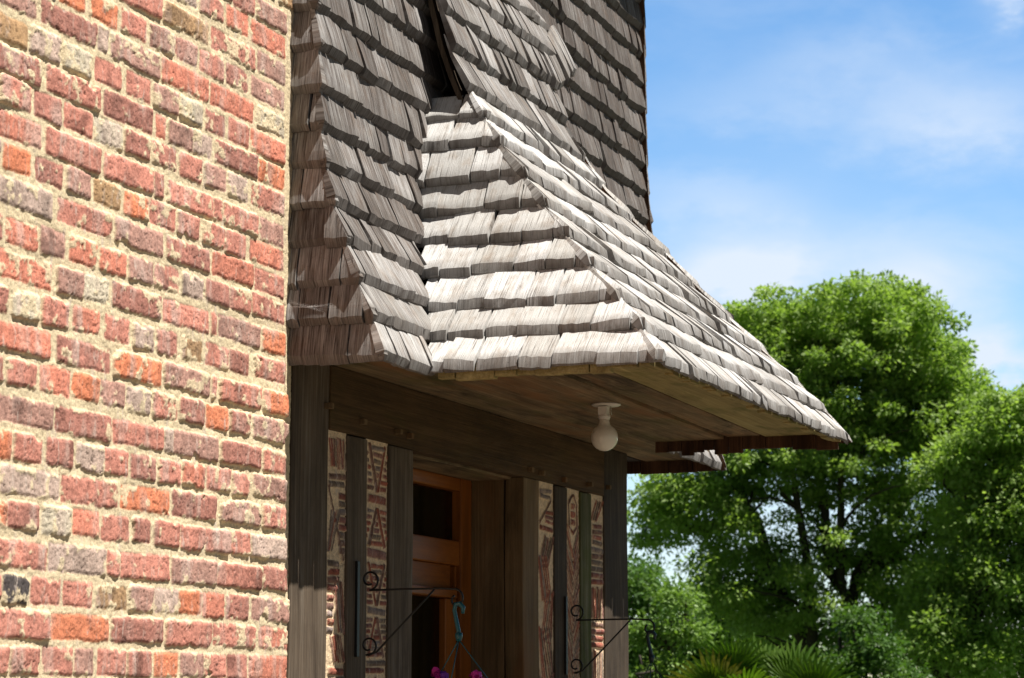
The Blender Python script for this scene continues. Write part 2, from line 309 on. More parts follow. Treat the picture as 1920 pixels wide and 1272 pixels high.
def relief(xs, zs, y0, shapes, mort_amp=1.):
    """height field of mortar with bricks standing out of it; shapes: (cx, cz, half length, half height, angle, colour, proud, smear)"""
    X, Z = np.meshgrid(xs, zs, indexing='ij')
    mh = .0035*fb(X*9, Z*16, 3)*mort_amp + .0026*fb(X*60, Z*90, 5) + .0012*fb(X*220, Z*260, 6, 2)
    H = mh - .0018; COL = MORT*(1+.30*fb(X*11, Z*13, 8)[..., None]+.22*fb(X*130, Z*130, 9, 3)[..., None])
    cr = np.abs(fb(X*16, Z*55, 77, 4)); crm = (1-sm(cr, 0, .014))*sm(fb(X*8, Z*9, 79, 2), .0, .1); H = H-.0015*crm; COL = COL*(1-.25*crm)[..., None]
    for q, (cx, cz, hx, hz, an, col, pr, sme) in enumerate(shapes):
        R = math.hypot(hx, hz)+.012; i0, i1 = np.searchsorted(xs, [cx-(hx*abs(math.cos(an))+hz*abs(math.sin(an))+.012), cx+(hx*abs(math.cos(an))+hz*abs(math.sin(an))+.012)])
        j0, j1 = np.searchsorted(zs, [cz-(hz*abs(math.cos(an))+hx*abs(math.sin(an))+.012), cz+(hz*abs(math.cos(an))+hx*abs(math.sin(an))+.012)])
        if i1-i0 < 2 or j1-j0 < 2: continue
        x = X[i0:i1, j0:j1]; z = Z[i0:i1, j0:j1]; s = 100+q*7
        sc = min(1., hz/.025)
        dx = x-cx+sc*(.006*fb(x*35, z*35, s, 3)+.004*fb(x*140, z*140, s+1, 3)); dz = z-cz+sc*(.0075*fb(x*30+5, z*35, s+2, 3)+.0045*fb(x*130, z*150, s+3, 3))
        u = dx*math.cos(an)+dz*math.sin(an); w = -dx*math.sin(an)+dz*math.cos(an)
        rr = .007*sc; qx = np.abs(u)-hx+rr; qz = np.abs(w)-hz+rr
        sd = rr-np.hypot(np.maximum(qx, 0), np.maximum(qz, 0))-np.minimum(np.maximum(qx, qz), 0)      # >0 inside
        chip = fb(x*22, z*22, s+4, 3)
        sd = sd - .014*sc*sm(chip, .2, .38)
        msk = sm(sd, -.0022, .0008)
        t1, t2 = rng.uniform(-1, 1, 2)
        pits = sm(fb(x*190, z*190, s+5, 2), .17, .3); crk = 1-sm(np.abs(fb(x*24, z*30, s+6, 3)), 0, .012); crk = crk*sm(chip, .02, .12)
        face = pr + .012*t1*u/max(hx, .02)*.25 + .0016*t2*w/hz + .0032*fb(x*45, z*45, s+7) + .0014*fb(x*200, z*200, s+8, 2) - .0016*pits*sc - .0020*crk*sc
        face = face - .0025*(1-sm(sd, 0, .008))
        band = fb(x*40, z*2.5, s+9, 3); blot = fb(x*28, z*28, s+10, 4)
        cc = np.array(col)*(1+rng.uniform(-.10, .10)); grey = np.array((.60, .45, .385))
        cf = cc*(1+.55*band+.5*blot)[..., None]
        wsh = (sm(fb(x*26, z*7, s+11, 4), .0, .30)*.5+.12)*sc; cf = cf*(1-wsh[..., None])+grey*wsh[..., None]
        cf = cf*(1-.32*pits*sc)[..., None]*(1-.5*crk)[..., None]
        sp = rng.uniform(); dk = sm(fb(x*14, z*14, s+12, 3), .12, .3)*(.45 if sp < .35 else 0); cf = cf*(1-dk)[..., None]
        lim = sm(fb(x*34, z*34, s+13, 4)+.10*(1-sm(sd, 0, .012))-.25+sme*.42, 0, .07)*sc
        tint = MORT*1.02
        cf = cf*(1-.88*lim)[..., None]+tint*(.88*lim)[..., None]
        dust = .45*sc*(1-sm(sd, -.001, .003)); cf = cf*(1-dust)[..., None]+MORT*dust[..., None]
        face = face+.0012*lim
        h = H[i0:i1, j0:j1]; H[i0:i1, j0:j1] = h*(1-msk)+np.maximum(face, h-.001)*msk
        mc = sm(sd, -.0020, .0004)[..., None]
        COL[i0:i1, j0:j1] = COL[i0:i1, j0:j1]*(1-mc)+cf*mc
    return y0-H, np.clip(COL, .01, .9)

# ------------------------------------------------------------------ the house
house = empty('house', (6.8, 2.74, 0), 'old brick and timber framed house with weathered shingle cladding and porch roof', 'house')
shapes = []
def add_brick(x0, x1, z, k, hz=None):
    hz = hz or random.uniform(.0272, .0302)
    sme = {'w': random.uniform(.42, .6), 'g': random.uniform(.15, .4)}.get(k, random.choice([0, 0, .1, .2, .3, .38]))
    shapes.append(((x0+x1)/2, z, (x1-x0)/2+.0018, hz, random.uniform(-.012, .012), PAL[k], random.choice([0, .001, .002, .003, .0045])+(.0032 if (1.9 < z < 2.36 and x0 > 4.75) else 0), sme))
zc = []
for ln in BRICKS.split(';'):
    hd, bs = ln.split(':'); zl, zr = [float(v)/1000 for v in hd.split(',')]; zc.append((zl+zr)/2)
    first = None
    for b in bs.split(' '):
        a, l, k = b.split(','); x0 = 3+float(a)/1000; x1 = x0+float(l)/1000
        f = (x0+x1)/2-4.08; z = zl+(zr-zl)*min(1, max(0, f/1.3)) + random.uniform(-.002, .002)
        first = min(first or 9, x0)
        gapx = (x1-x0)
        add_brick(x0, x1, z, k)
    x = first-.014; st = len(zc) % 2
    while x > 2.75:
        l = random.choice([.105, .21]) if random.random() < .15 else (.215 if st else .107)
        add_brick(x-l, x, zl, random.choice('rrrqqppmmogb')); x -= l+.016
def fill_course(z, st, xe=5.452):
    x = xe
    while x > 2.75:
        l = .215 if st else random.uniform(.1, .11)
        add_brick(x-l, x, z, random.choice('rrrqqppmmogb')); x -= l+.016
z = zc[0]; st = 1
while z > .05: z -= .0735; fill_course(z, st); st = not st
z = zc[-1]; st = 0
while z < 5.1: z += .0735; fill_course(z, st); st = not st
xs = np.concatenate([np.arange(2.75, 3.98, .011), np.arange(3.98, 5.4561, .0027)]); xs[-1] = 5.456
zs = np.concatenate([np.arange(0, 1.60, .011), np.arange(1.60, 3.46, .0027), np.arange(3.46, 5.15, .011)])
Y, COL = relief(xs, zs, 2.748, shapes)
# ragged return of the wall end
Y[-2:, :] += .004; Y[-1, :] = 2.80
br = link('brick_wall', grid_mesh('brick_wall', xs, zs, Y, COL, 2.748), M_BR, house)
bm = bmesh.new(); box(bm, (2.75, 2.765, 0), (5.44, 3.0, 5.14), 0); link('wall_backing', from_bm('wall_backing', bm), M_CORE, house)

# shingle surfaces -------------------------------------------------
INS = .033
PW = [(2.40, 2.455), (2.455, 2.47), (2.561, 2.497), (2.662, 2.538), (2.766, 2.575), (2.867, 2.612), (2.968, 2.635), (3.071, 2.650), (3.27, 2.658), (3.394, 2.672), (3.6, 2.685), (5.4, 2.70)]
PX = [(2.40, 5.685), (2.455, 5.71), (2.556, 5.79), (2.645, 5.85), (2.757, 5.93), (2.854, 5.99), (2.954, 6.045), (3.05, 6.075), (3.157, 6.112), (3.256, 6.165), (3.4, 6.20)]
PR = [(2.40, 7.80), (2.455, 7.785), (2.556, 7.745), (2.645, 7.715), (2.757, 7.69), (2.854, 7.608), (2.954, 7.505), (3.05, 7.405), (3.157, 7.29), (3.256, 7.20), (3.4, 7.16)]
PF = [(2.40, 1.795), (2.455, 1.84), (2.556, 1.912), (2.645, 1.99), (2.757, 2.10), (2.854, 2.19), (2.954, 2.274), (3.05, 2.345), (3.157, 2.43), (3.256, 2.505), (3.335, 2.547), (3.46, 2.600), (3.58, 2.628), (3.69, 2.655), (3.80, 2.690), (3.92, 2.74)]
def ip(P, z):
    for (a, b), (c, d) in zip(P, P[1:]):
        if z <= c: return b+(d-b)*(z-a)/(c-a)
    return P[-1][1]
def yw(x, z): return ip(PW, z)+(x-5.43)/3*min(1, max(0, (z-2.453)/.9))*.085
ZW = [2.458, 2.561, 2.662, 2.766, 2.867, 2.968, 3.071, 3.174, 3.285, 3.394, 3.502]
while ZW[-1] < 5.1: ZW.append(ZW[-1]+.1075)
ZC = [2.460, 2.556, 2.645, 2.757, 2.854, 2.954, 3.05, 3.157, 3.256, 3.338]
ZP = [3.338, 3.46, 3.579, 3.69, 3.80, 3.88]
def shingles(name, P, sgn, sL, sR, rows, bleach, wr, parent, seed, top_over=.5, jit=None, th=.037, skew=0.):
    R = random.Random(seed); V = []; Fo = []; Fi = []; UV = []; SH = []
    nu = 6; vv = [0., .13, .3, .62, 1.]
    for k in range(len(rows)-1):
        zb, zt0 = rows[k], rows[k+1]; pitch = zt0-zb; zt = zt0+pitch*top_over
        ja, jb = (R.uniform(*jit[0]), R.uniform(*jit[1])) if jit else (0, 0)
        a, b = sL(zb, 1)+ja, sR(zb, 1)+jb; s = a-R.uniform(0, .05)
        amp = [R.uniform(-.003, .003) for _ in range(4)]
        while s < b-.004:
            w = R.uniform(*wr); s0, s1 = max(s, a), min(s+w, b)
            if b-s1 < .02: s1 = b
            s_n = s1 if s1 == b else s+w
            if s1-s0 > .006:
                dz = R.gauss(0, .0038 if k == 0 else .0026)+amp[0]*math.sin(3*s+amp[1]*900)*1.2; lift = R.gauss(0, .002); rn = R.random(); bl = min(1, max(0, bleach(.5*(s0+s1), zb)+R.gauss(0, .09)))
                tilt = R.gauss(0, .0036); uo = R.uniform(0, 40); vo = R.uniform(0, 40); g = R.choice([.0008, .001, .0014, .002, .0035])
                bv = R.uniform(.015, .023); bvn = [R.gauss(0, .0016) for _ in range(nu)]; bot = [R.gauss(0, .0009) for _ in range(nu)]
                sk = R.gauss(0, .004)+skew
                base = len(V); O = []; I = []
                curl = R.uniform(-.001, .0018)
                for j, v in enumerate(vv):
                    for i in range(nu):
                        fr = i/(nu-1)
                        if j == 0: z = zb+dz+bot[i]
                        elif j == 1: z = zb+dz+bv+bvn[i]
                        else: z = zb+(zt-zb)*v
                        zz = zt if v == 1 else z
                        la, lb = sL(zz, 0)+ja, sR(zz, 0)+jb
                        A0, B0 = max(s0+g+sk*v, la), min(s1-g+sk*v, lb)
                        if B0 < A0: A0 = B0 = min(max(.5*(s0+s1), la), lb)
                        ss = s2 = A0+(B0-A0)*fr
                        p0 = Vector(P(s2, z)); ds = Vector(P(s2+.01, z))-Vector(P(s2-.01, z)); dzv = Vector(P(s2, z+.012))-Vector(P(s2, z-.012))
                        n = ds.cross(dzv).normalized()*sgn
                        f = (z-zb)/(zt-zb); to = th+lift-(th-.004)*f
                        to += tilt*(fr-.5)*2*(1-f) + curl*((fr-.5)**2)*4*(1-f)
                        if j == 0: to -= .019
                        if j == 1: to -= .0015
                        O.append(p0+n*to); I.append(p0+n*max(.0, (.010+lift*.6)*(1-f)))
                        UV.append((uo+ss, vo+z)); SH.append((rn, bl, 1. if j == 0 else (.55 if j == 1 else 0.), 1))
                V += O; V += I; UV += UV[-nu*5:]; SH += SH[-nu*5:]
                N = nu*5
                for j in range(4):
                    for i in range(nu-1):
                        q = (base+j*nu+i, base+j*nu+i+1, base+(j+1)*nu+i+1, base+(j+1)*nu+i); Fo.append(q)
                        Fi.append((q[3]+N, q[2]+N, q[1]+N, q[0]+N))
                    l = base+j*nu; Fo.append((l, l+nu, l+nu+N, l+N)); r = l+nu-1; Fo.append((r+N, r+nu+N, r+nu, r))
                for i in range(nu-1):
                    l = base+i; Fo.append((l+N, l+1+N, l+1, l)); l = base+4*nu+i; Fo.append((l, l+1, l+1+N, l+N))
            s = s_n
            if s1 == b: break
    V = np.array([tuple(v) for v in V]); F = np.array(Fo+Fi)
    if sgn < 0: F = F[:, ::-1]
    me = mesh_np(name, V, F); attr(me, 'sh', np.array(SH))
    uvl = me.uv_layers.new(name='grain'); U = np.array(UV)[F.ravel()]; uvl.data.foreach_set('uv', U.astype(np.float32).ravel())
    mi = np.zeros(len(F), np.int32); mi[len(Fo):] = 1
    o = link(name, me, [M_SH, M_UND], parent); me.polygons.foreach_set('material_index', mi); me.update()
    return o
yfL = lambda z: ip(PF, z)
def outer(z, rows, th):
    """how far the visible faces of a surface laid in these courses stand out at height z"""
    z += .0015; k = max(0, min(len(rows)-2, sum(1 for r_ in rows if r_ <= z)-1)); zb, pit = rows[k], rows[k+1]-rows[k]
    o = th-(th-.004)*max(0, z-zb)/(1.5*pit)
    if z-zb < .018: o -= .019*(1-max(0, z-zb)/.018)
    return o
def hip_near(z, e): return 5.415 if e else 5.4525-outer(z, ZW, .036)
def hip_near_y(z, e): return ip(PW, z)-.012 if e else ip(PW, z)+INS-outer(z, ZW, .037)
def hip_l(z, e): return ip(PX, z)-.03 if e else ip(PX, z)+INS*.85-outer(z, ZC, .037)*1.12-.001
def hip_r(z, e): return ip(PR, z)+.03 if e else ip(PR, z)-INS*.85+outer(z, ZC, .037)*1.12+.001
def hip_y(z, e): return yfL(z)-.03 if e else yfL(z)+INS*.75-outer(z, ZC, .037)*1.22
# (wall) front cladding beside and above the porch roof
def blw(x, z): return .04+.45*max(0, min(1, (2.80-z)/.3)) + (.06 if x < 6.3 else -.09)
Pw = lambda s, z: (s, yw(s, z)+INS, z)
nz = len([z for z in ZW if z < 3.2])
shingles('front_cladding', Pw, 1, hip_near, lambda z, e: ip(PX, z)+.045, ZW[:9], blw, (.065, .14), house, 11)
shingles('front_cladding', Pw, 1, lambda z, e: ip(PR, z)-.01, lambda z, e: 8.465, ZW[:9], blw, (.065, .14), house, 12)
shingles('front_cladding', Pw, 1, hip_near, lambda z, e: 6.40, ZW[8:14], blw, (.065, .14), house, 13)
shingles('front_cladding', Pw, 1, lambda z, e: 7.02, lambda z, e: 8.465, ZW[8:14], blw, (.065, .14), house, 14)
shingles('front_cladding', Pw, 1, hip_near, lambda z, e: 8.465, ZW[13:], blw, (.065, .14), house, 15)
# end returns
shingles('end_cladding', lambda s, z: (5.4525, s, z), -1, hip_near_y, lambda z, e: 2.752, ZW, lambda s, z: .22, (.08, .14), house, 21, th=.036)
shingles('end_cladding', lambda s, z: (8.45-INS*.8, s, z), 1, lambda z, e: yw(8.45, z)-.004, lambda z, e: 3.1, ZW, lambda s, z: .15, (.07, .13), house, 22, th=.028)
# porch roof
porch = shingles('porch_roof', lambda s, z: (s, yfL(z)+INS*.75, z+INS*-.1), 1, hip_l, hip_r, ZC[:9]+[3.345], lambda s, z: .70, (.07, .135), house, 31, jit=((0, .002), (-.006, .008)))
shingles('porch_roof_side', lambda s, z: (ip(PX, z)+INS*.85, s, z), -1, hip_y, lambda z, e: yw(6, z)+.045, ZC[:-1]+[3.315], lambda s, z: 1.0, (.08, .145), porch, 32, jit=((-.001, .001), (0, 0)))
shingles('porch_roof_side', lambda s, z: (ip(PR, z)-INS*.85, s, z), 1, lambda z, e: yfL(z)-.002, lambda z, e: yw(8, z)+.02, ZC, lambda s, z: .8, (.06, .13), porch, 33)
shingles('porch_roof_upper_slope', lambda s, z: (s, yfL(z)+INS*.8, z), 1, lambda z, e: 6.172, lambda z, e: 7.12+.02*math.sin(z*40)+(.05 if z > 3.66 else 0), ZP, lambda s, z: .27, (.06, .125), porch, 34)
bm = bmesh.new(); pv = None
for z in [3.27, 3.335, 3.40, 3.50, 3.60, 3.70, 3.80]:
    q = [bm.verts.new(c) for c in ((6.205, yfL(z)+.046, z), (7.07, yfL(z)+.046, z), (7.07, yfL(z)+.062, z), (6.205, yfL(z)+.062, z))]
    if pv:
        for i in range(4): bm.faces.new((pv[i], pv[(i+1) % 4], q[(i+1) % 4], q[i]))
    pv = q
link('slope_light_block', from_bm('slope_light_block', bm), M_POSTD, porch)  # backing added behind the slope to block sun through the shingle gaps
def eyb(x): t_ = min(1, max(0, (x-7.07)/.22)); return .105*t_*t_*(3-2*t_)
shingles('curled_edge_shingles', lambda s, z: (s, yfL(z)+INS*.5+.02*max(0, (s-7.15)/.1), z+eyb(s)), 1, lambda z, e: 7.045, lambda z, e: 7.31, [3.575, 3.69], lambda s, z: .3, (.05, .07), porch, 35)
# boarding behind the shingles, keeps light out
bm = bmesh.new(); box(bm, (5.46, 2.79, 2.50), (8.42, 3.4, 5.14), 0)
box(bm, (6.42, 2.70, 3.2), (7.0, 2.79, 3.75), 0); link('wall_boarding', from_bm('wall_boarding', bm), M_CORE, house)
def hull(bm, pts):
    vs = [bm.verts.new(p) for p in pts]; bmesh.ops.convex_hull(bm, input=vs)
bm = bmesh.new(); pv = None
for z in [2.525, 2.60, 2.68, 2.757, 2.854, 2.954, 3.05, 3.157, 3.256, 3.30]:
    q = [bm.verts.new(c) for c in ((ip(PX, z)+.06, ip(PF, z)+.055, z), (ip(PR, z)-.06, ip(PF, z)+.055, z), (ip(PR, z)-.06, 2.8, z), (ip(PX, z)+.06, 2.8, z))]
    if pv:
        for i in range(4): bm.faces.new((pv[i], pv[(i+1) % 4], q[(i+1) % 4], q[i]))
    pv = q
link('roof_boarding', from_bm('roof_boarding', bm), M_CORE, porch)
bm = bmesh.new(); hull(bm, [(5.2, 2.3, 5.15), (8.7, 2.3, 5.15), (5.2, 2.3, 5.2), (8.7, 2.3, 5.2), (2.6, 2.5, 5.15), (2.6, 4.9, 6.9), (8.7, 4.9, 6.9), (2.6, 6, 5.15), (8.7, 6, 5.15)])
link('main_roof', from_bm('main_roof', bm), M_CORE, house)
bm = bmesh.new(); box(bm, (2.75, 3.0, 0), (8.1, 6, 5.14), 0); link('rear_wing', from_bm('rear_wing', bm), M_CORE, house)
# soffit boards
soffit = None
def board(x0, x1, y0, y1, m, z=2.497, ya=0):
    global soffit
    bm = bmesh.new(); box(bm, (x0, y0, z), (x1, y1, z+.022), .002, .0007, 8)
    if ya:
        for v in bm.verts: v.co.y += ya*(v.co.x-x0)/(x1-x0)
    me = from_bm('soffit_board', bm)
    o = link('soffit' if soffit is None else 'soffit_board', me, m, house if soffit is None else soffit)
    if soffit is None: soffit = o
board(5.455, 8.42, 2.500, 2.775, M_SOF, 2.499)
board(5.80, 7.735, 2.230, 2.486, M_SOF, 2.493, .045)
board(5.80, 7.735, 2.102, 2.216, M_SOF, 2.499, .048)
board(5.78, 7.735, 1.890, 2.086, M_SOFG, 2.495, .045)
bm = bmesh.new(); box(bm, (5.5, 1.93, 2.521), (8.40, 2.78, 2.535), 0); 
for v in bm.verts:
    if v.co.x > 8 or v.co.x < 5.6: v.co.y = max(v.co.y, 2.53)
link('soffit_backing', from_bm('soffit_backing', bm), M_CORE, soffit)
bm = bmesh.new(); y = 1.885
while y < 2.50:
    w_ = random.uniform(.025, .10); box(bm, (7.738, y+.001, 2.450+random.uniform(-.008, .009)), (7.752, min(y+w_, 2.52)-.001, 2.52), .001, .0005); y += w_
link('drip_board', from_bm('drip_board', bm), M_UND, porch)
bm = bmesh.new(); y = 2.52
while y < 3.05:
    w_ = random.uniform(.06, .13); box(bm, (8.405, y+.001, 2.456+random.uniform(-.003, .004)), (8.42, y+w_-.001, 2.535), .001, .0005); y += w_
link('drip_board', from_bm('drip_board', bm), M_UND, house)
bm = bmesh.new(); x = 5.74        # mossy starter pieces under the eaves
while x < 7.75:
    w_ = random.uniform(.03, .09); box(bm, (x, 1.880, 2.464+random.uniform(-.004, .005)), (min(x+w_, 7.75)-.001, 1.905, 2.49), .002, .0012); x += w_
y = 1.92
while y < 2.47:
    w_ = random.uniform(.03, .09); box(bm, (5.748, y, 2.452+random.uniform(-.005, .006)), (5.775, min(y+w_, 2.47)-.001, 2.49), .002, .0012); y += w_
link('starter_course', from_bm('starter_course', bm), M_SOFG, porch)
# timber frame
TY = 2.750
def tim(name, x0, x1, z0, z1, m, y0=TY, y1=2.95, rough=.0015):
    bm = bmesh.new(); box(bm, (x0, y0, z0), (x1, y1, z1), .005, rough, 10); return link(name, from_bm(name, bm), m, house)
tim('corner_post', 5.462, 5.680, 0, 2.499, M_POST, 2.752)
beam = tim('lintel_beam', 5.681, 7.872, 2.326, 2.499, M_BEAM, TY)
tim('stud', 5.796, 5.922, 0, 2.324, M_POST)
tim('stud', 6.063, 6.232, 0, 2.324, M_POST)
tim('stud', 7.380, 7.500, 0, 2.324, M_POSTD)
tim('stud', 7.628, 7.735, 0, 2.324, M_POSTG)
tim('corner_post', 7.873, 8.125, 0, 2.499, M_POSTD, 2.751, 3.0)
bm = bmesh.new(); box(bm, (7.090, TY, 0), (7.235, 2.812, 2.324), .004, .0015, 14); box(bm, (7.092, 2.8155, 0), (7.235, 2.95, 2.324), .003, .0015, 14)
link('door_post', from_bm('door_post', bm), M_REV, house)
for x, z in [(5.660, 2.385), (5.872, 2.366), (6.105, 2.364), (6.19, 2.361), (7.145, 2.352), (7.24, 2.350), (7.46, 2.348), (7.70, 2.352), (7.90, 2.36)]:
    bm = bmesh.new(); s = random.uniform(.008, .010); l = random.uniform(.012, .02); box(bm, (x-s, TY-l, z-s*.9), (x+s, TY+.02, z+s*.9), .0025)
    link('wooden_peg', from_bm('wooden_peg', bm), M_REV, beam)
bm = bmesh.new(); box(bm, (6.15, 2.79, 2.318), (7.16, 2.99, 2.345), .002); link('door_lintel', from_bm('door_lintel', bm), M_SOF, house)
# brick nogging between the studs
def bars(L, x0, x1):
    """pattern description -> brick sliver shapes; x in 0..1 across the panel, z in metres"""
    w = x1-x0; out = []
    R = random.Random(int(x0*1000))
    cols = [(.25, .08, .05), (.33, .11, .07), (.24, .12, .10), (.17, .10, .075), (.22, .19, .17), (.22, .08, .06), (.15, .12, .09)]
    for kind, *a in L:
        if kind == 'h':        # stack of horizontal bricks za..zb, n, xa, xb
            za, zb, n, xa, xb = a
            for i in range(n):
                z = za+(zb-za)*(i+.5)/n; j = R.uniform(-.03, .03)
                out.append((x0+w*(xa+xb)/2+w*j, z, w*(xb-xa)/2, min(.0125, (zb-za)/n*.38), R.uniform(-.05, .05), R.choice(cols), .004, R.choice([0, .1, .2])))
        elif kind == 'l':      # sliver from (xa,za) to (xb,zb), thickness
            xa, za, xb, zb, th = a
            X0, X1 = x0+w*xa, x0+w*xb
            out.append(((X0+X1)/2, (za+zb)/2, math.hypot(X1-X0, zb-za)/2, th, math.atan2(zb-za, X1-X0), R.choice(cols[:4]), .004, 0))
        elif kind == 'f':      # fan of parallel slivers: xa..xb at za leaning by dx to zb
            za, zb, n, dx, xa, xb = a; n = int(n*1.5)
            for i in range(n):
                u = xa+(xb-xa)*(i+.5)/n
                ua, ub = u-dx/2, u+dx/2
                X0, X1 = x0+w*min(.97, max(.03, ua)), x0+w*min(.97, max(.03, ub))
                out.append(((X0+X1)/2, (za+zb)/2, math.hypot(X1-X0, zb-za)/2*R.uniform(.85, 1), min(.0045, w*(xb-xa)/n*.27), math.atan2(zb-za, X1-X0), R.choice(cols), .004, 0))
        elif kind == 'c':      # chevrons pointing down
            za, zb, n = a
            for i in range(n):
                z = za+(zb-za)*(i+.5)/n; d = .05
                out.append((x0+w*.27, z+d*.3, math.hypot(w*.21, d)*.95, .0026, -math.atan2(d*1.6, w*.42), R.choice(cols), .003, 0))
                out.append((x0+w*.73, z+d*.3, math.hypot(w*.21, d)*.95, .0026, math.atan2(d*1.6, w*.42), R.choice(cols), .003, 0))
    return out
def vee(zt, zb, n):   # V with bricks inside and beside
    L = [('l', .12, zt, .5, zb, .0058), ('l', .88, zt, .5, zb, .0058)]
    for i in range(n):
        f = (i+.5)/n; z = zt+(zb-zt)*f; g = .38*(1-f)
        if g > .09: L.append(('h', z-.008, z+.008, 1, .5-g+.08, .5+g-.08))
        if g < .30: L += [('h', z-.007, z+.007, 1, .05, .5-g-.12), ('h', z-.007, z+.007, 1, .5+g+.12, .95)]
    return L
def lam(zt, zb, n):
    L = [('l', .12, zb, .5, zt, .0058), ('l', .88, zb, .5, zt, .0058)]
    for i in range(n):
        f = (i+.5)/n; z = zb+(zt-zb)*f; g = .38*(1-f)
        if g > .09: L.append(('h', z-.008, z+.008, 1, .5-g+.08, .5+g-.08))
        if g < .30: L += [('h', z-.007, z+.007, 1, .05, .5-g-.12), ('h', z-.007, z+.007, 1, .5+g+.12, .95)]
    return L
N1 = [('f', 2.225, 2.31, 6, -.10, .1, .95), ('h', 2.175, 2.215, 2, .08, .92), ('l', .08, 2.18, .85, 1.985, .005), ('f', 2.00, 2.12, 4, .45, .0, .5), ('h', 2.00, 2.165, 8, .62, .95),
      ('h', 1.90, 1.985, 4, .08, .62), ('f', 1.79, 1.93, 3, -.28, .5, 1.0), ('h', 1.79, 1.895, 5, .05, .36), ('f', 1.715, 1.79, 4, -.25, .3, .95), ('h', 1.50, 1.705, 9, .15, .95), ('h', .1, 1.5, 56, .08, .92)]
N2 = vee(2.315, 2.185, 7)+[('h', 2.150, 2.178, 1, .08, .92)]+lam(2.14, 2.035, 6)+[('h', 2.0, 2.03, 1, .08, .92)]+vee(1.99, 1.875, 7)+[('h', 1.848, 1.87, 1, .08, .92)]+lam(1.842, 1.735, 7)+[('h', 1.69, 1.728, 2, .08, .92)]+lam(1.68, 1.56, 6)+[('h', .1, 1.55, 58, .08, .92)]
N3 = [('h', 2.27, 2.305, 2, .15, .85), ('l', .1, 2.19, .85, 2.27, .005), ('h', 2.19, 2.235, 3, .45, .95), ('h', 2.165, 2.185, 1, .1, .9), ('f', 2.04, 2.155, 4, .5, .15, .9), ('f', 1.93, 2.09, 4, -.45, .0, .75), ('f', 1.80, 1.98, 4, .4, .3, 1.), ('f', 1.68, 1.86, 5, -.5, .0, 1.), ('c', 1.2, 1.68, 26), ('h', .1, 1.2, 44, .08, .92)]
N4 = [('l', .2, 2.20, .2, 2.28, .006), ('l', .8, 2.20, .8, 2.28, .006), ('l', .2, 2.28, .5, 2.305, .005), ('l', .8, 2.28, .5, 2.305, .005), ('l', .2, 2.2, .5, 2.175, .005), ('l', .8, 2.2, .5, 2.175, .005), ('h', 2.20, 2.28, 3, .36, .64), ('c', 1.3, 2.155, 44), ('h', .1, 1.3, 46, .08, .92)]
N5 = [('f', 2.23, 2.31, 3, .5, .2, .8), ('h', 2.15, 2.225, 4, .2, .9), ('h', 2.015, 2.145, 6, .06, .94), ('f', 1.895, 2.01, 5, 0, .05, .95), ('h', 1.80, 1.89, 4, .08, .92), ('f', 1.66, 1.795, 5, 0, .05, .95), ('h', .1, 1.65, 60, .08, .92)]
for x0, x1, L in ((5.680, 5.797, N1), (5.921, 6.064, N2), (7.234, 7.381, N3), (7.499, 7.629, N4), (7.734, 7.874, N5)):
    xs = np.arange(x0, x1, .0022); xs[-1] = x1; zs = np.concatenate([np.arange(0, 1.6, .01), np.arange(1.6, 2.327, .0022)])
    Y, COL = relief(xs, zs, 2.755, bars(L, x0, x1), .6); COL = np.minimum(COL*np.array((1.08, 1.0, 1.0)), .9)
    link('brick_infill', grid_mesh('brick_infill', xs, zs, Y, COL, 2.755), M_BR, house)
# door
door = None
def part(name, a, b, m, par, bev=.004):
    bm = bmesh.new(); box(bm, a, b, bev); return link(name, from_bm(name, bm), m, par)
bm = bmesh.new()
box(bm, (7.000, 2.925, 0), (7.088, 2.98, 2.318), .004); box(bm, (6.234, 2.925, 0), (6.30, 2.98, 2.318), .004)
door = link('door', from_bm('door_frame', bm), M_DOOR, house)
part('door_rail', (6.301, 2.927, 2.277), (6.999, 2.978, 2.317), M_DOORH, door)
part('door_rail', (6.301, 2.929, 2.042), (6.999, 2.978, 2.118), M_DOORH, door)
part('door_rail', (6.301, 2.945, 1.966), (6.96, 2.975, 2.041), M_DOORH, door, .002)
part('door_rail', (6.301, 2.922, 1.938), (6.965, 2.978, 1.965), M_DOORH, door)
part('door_stile', (6.90, 2.935, .02), (6.985, 2.975, 1.936), M_DOOR, door)
part('door_stile', (6.9865, 2.94, .02), (6.9985, 2.97, 2.04), M_DOOR, door, .001)
part('door_stile', (6.315, 2.935, .02), (6.40, 2.975, 1.936), M_DOOR, door)
part('door_panel', (6.401, 2.94, .02), (6.899, 2.965, .85), M_DOOR, door)
part('glass_pane', (6.301, 2.955, 2.119), (6.999, 2.959, 2.276), M_GLASS, door, 0)
part('glass_pane', (6.401, 2.955, .851), (6.899, 2.959, 1.9365), M_GLASS, door, 0)
bm = bmesh.new(); pr = None
for i in range(90):
    x = 6.26+.80*i/89; y = 2.985+.008*math.sin(i*1.1)+.004*math.sin(i*.37); a = bm.verts.new((x, y, .5)); b = bm.verts.new((x, y, 2.3))
    if pr: bm.faces.new((pr[0], a, b, pr[1])).smooth = True
    pr = (a, b)
link('curtain', from_bm('curtain', bm), M_CURT, door)
bm = bmesh.new(); lathe(bm, (6.94, 2.925, 1.05), [(.012, -.05), (.014, 0), (.012, .05)], 12); link('door_handle', from_bm('door_handle', bm, True), M_PLW, door)

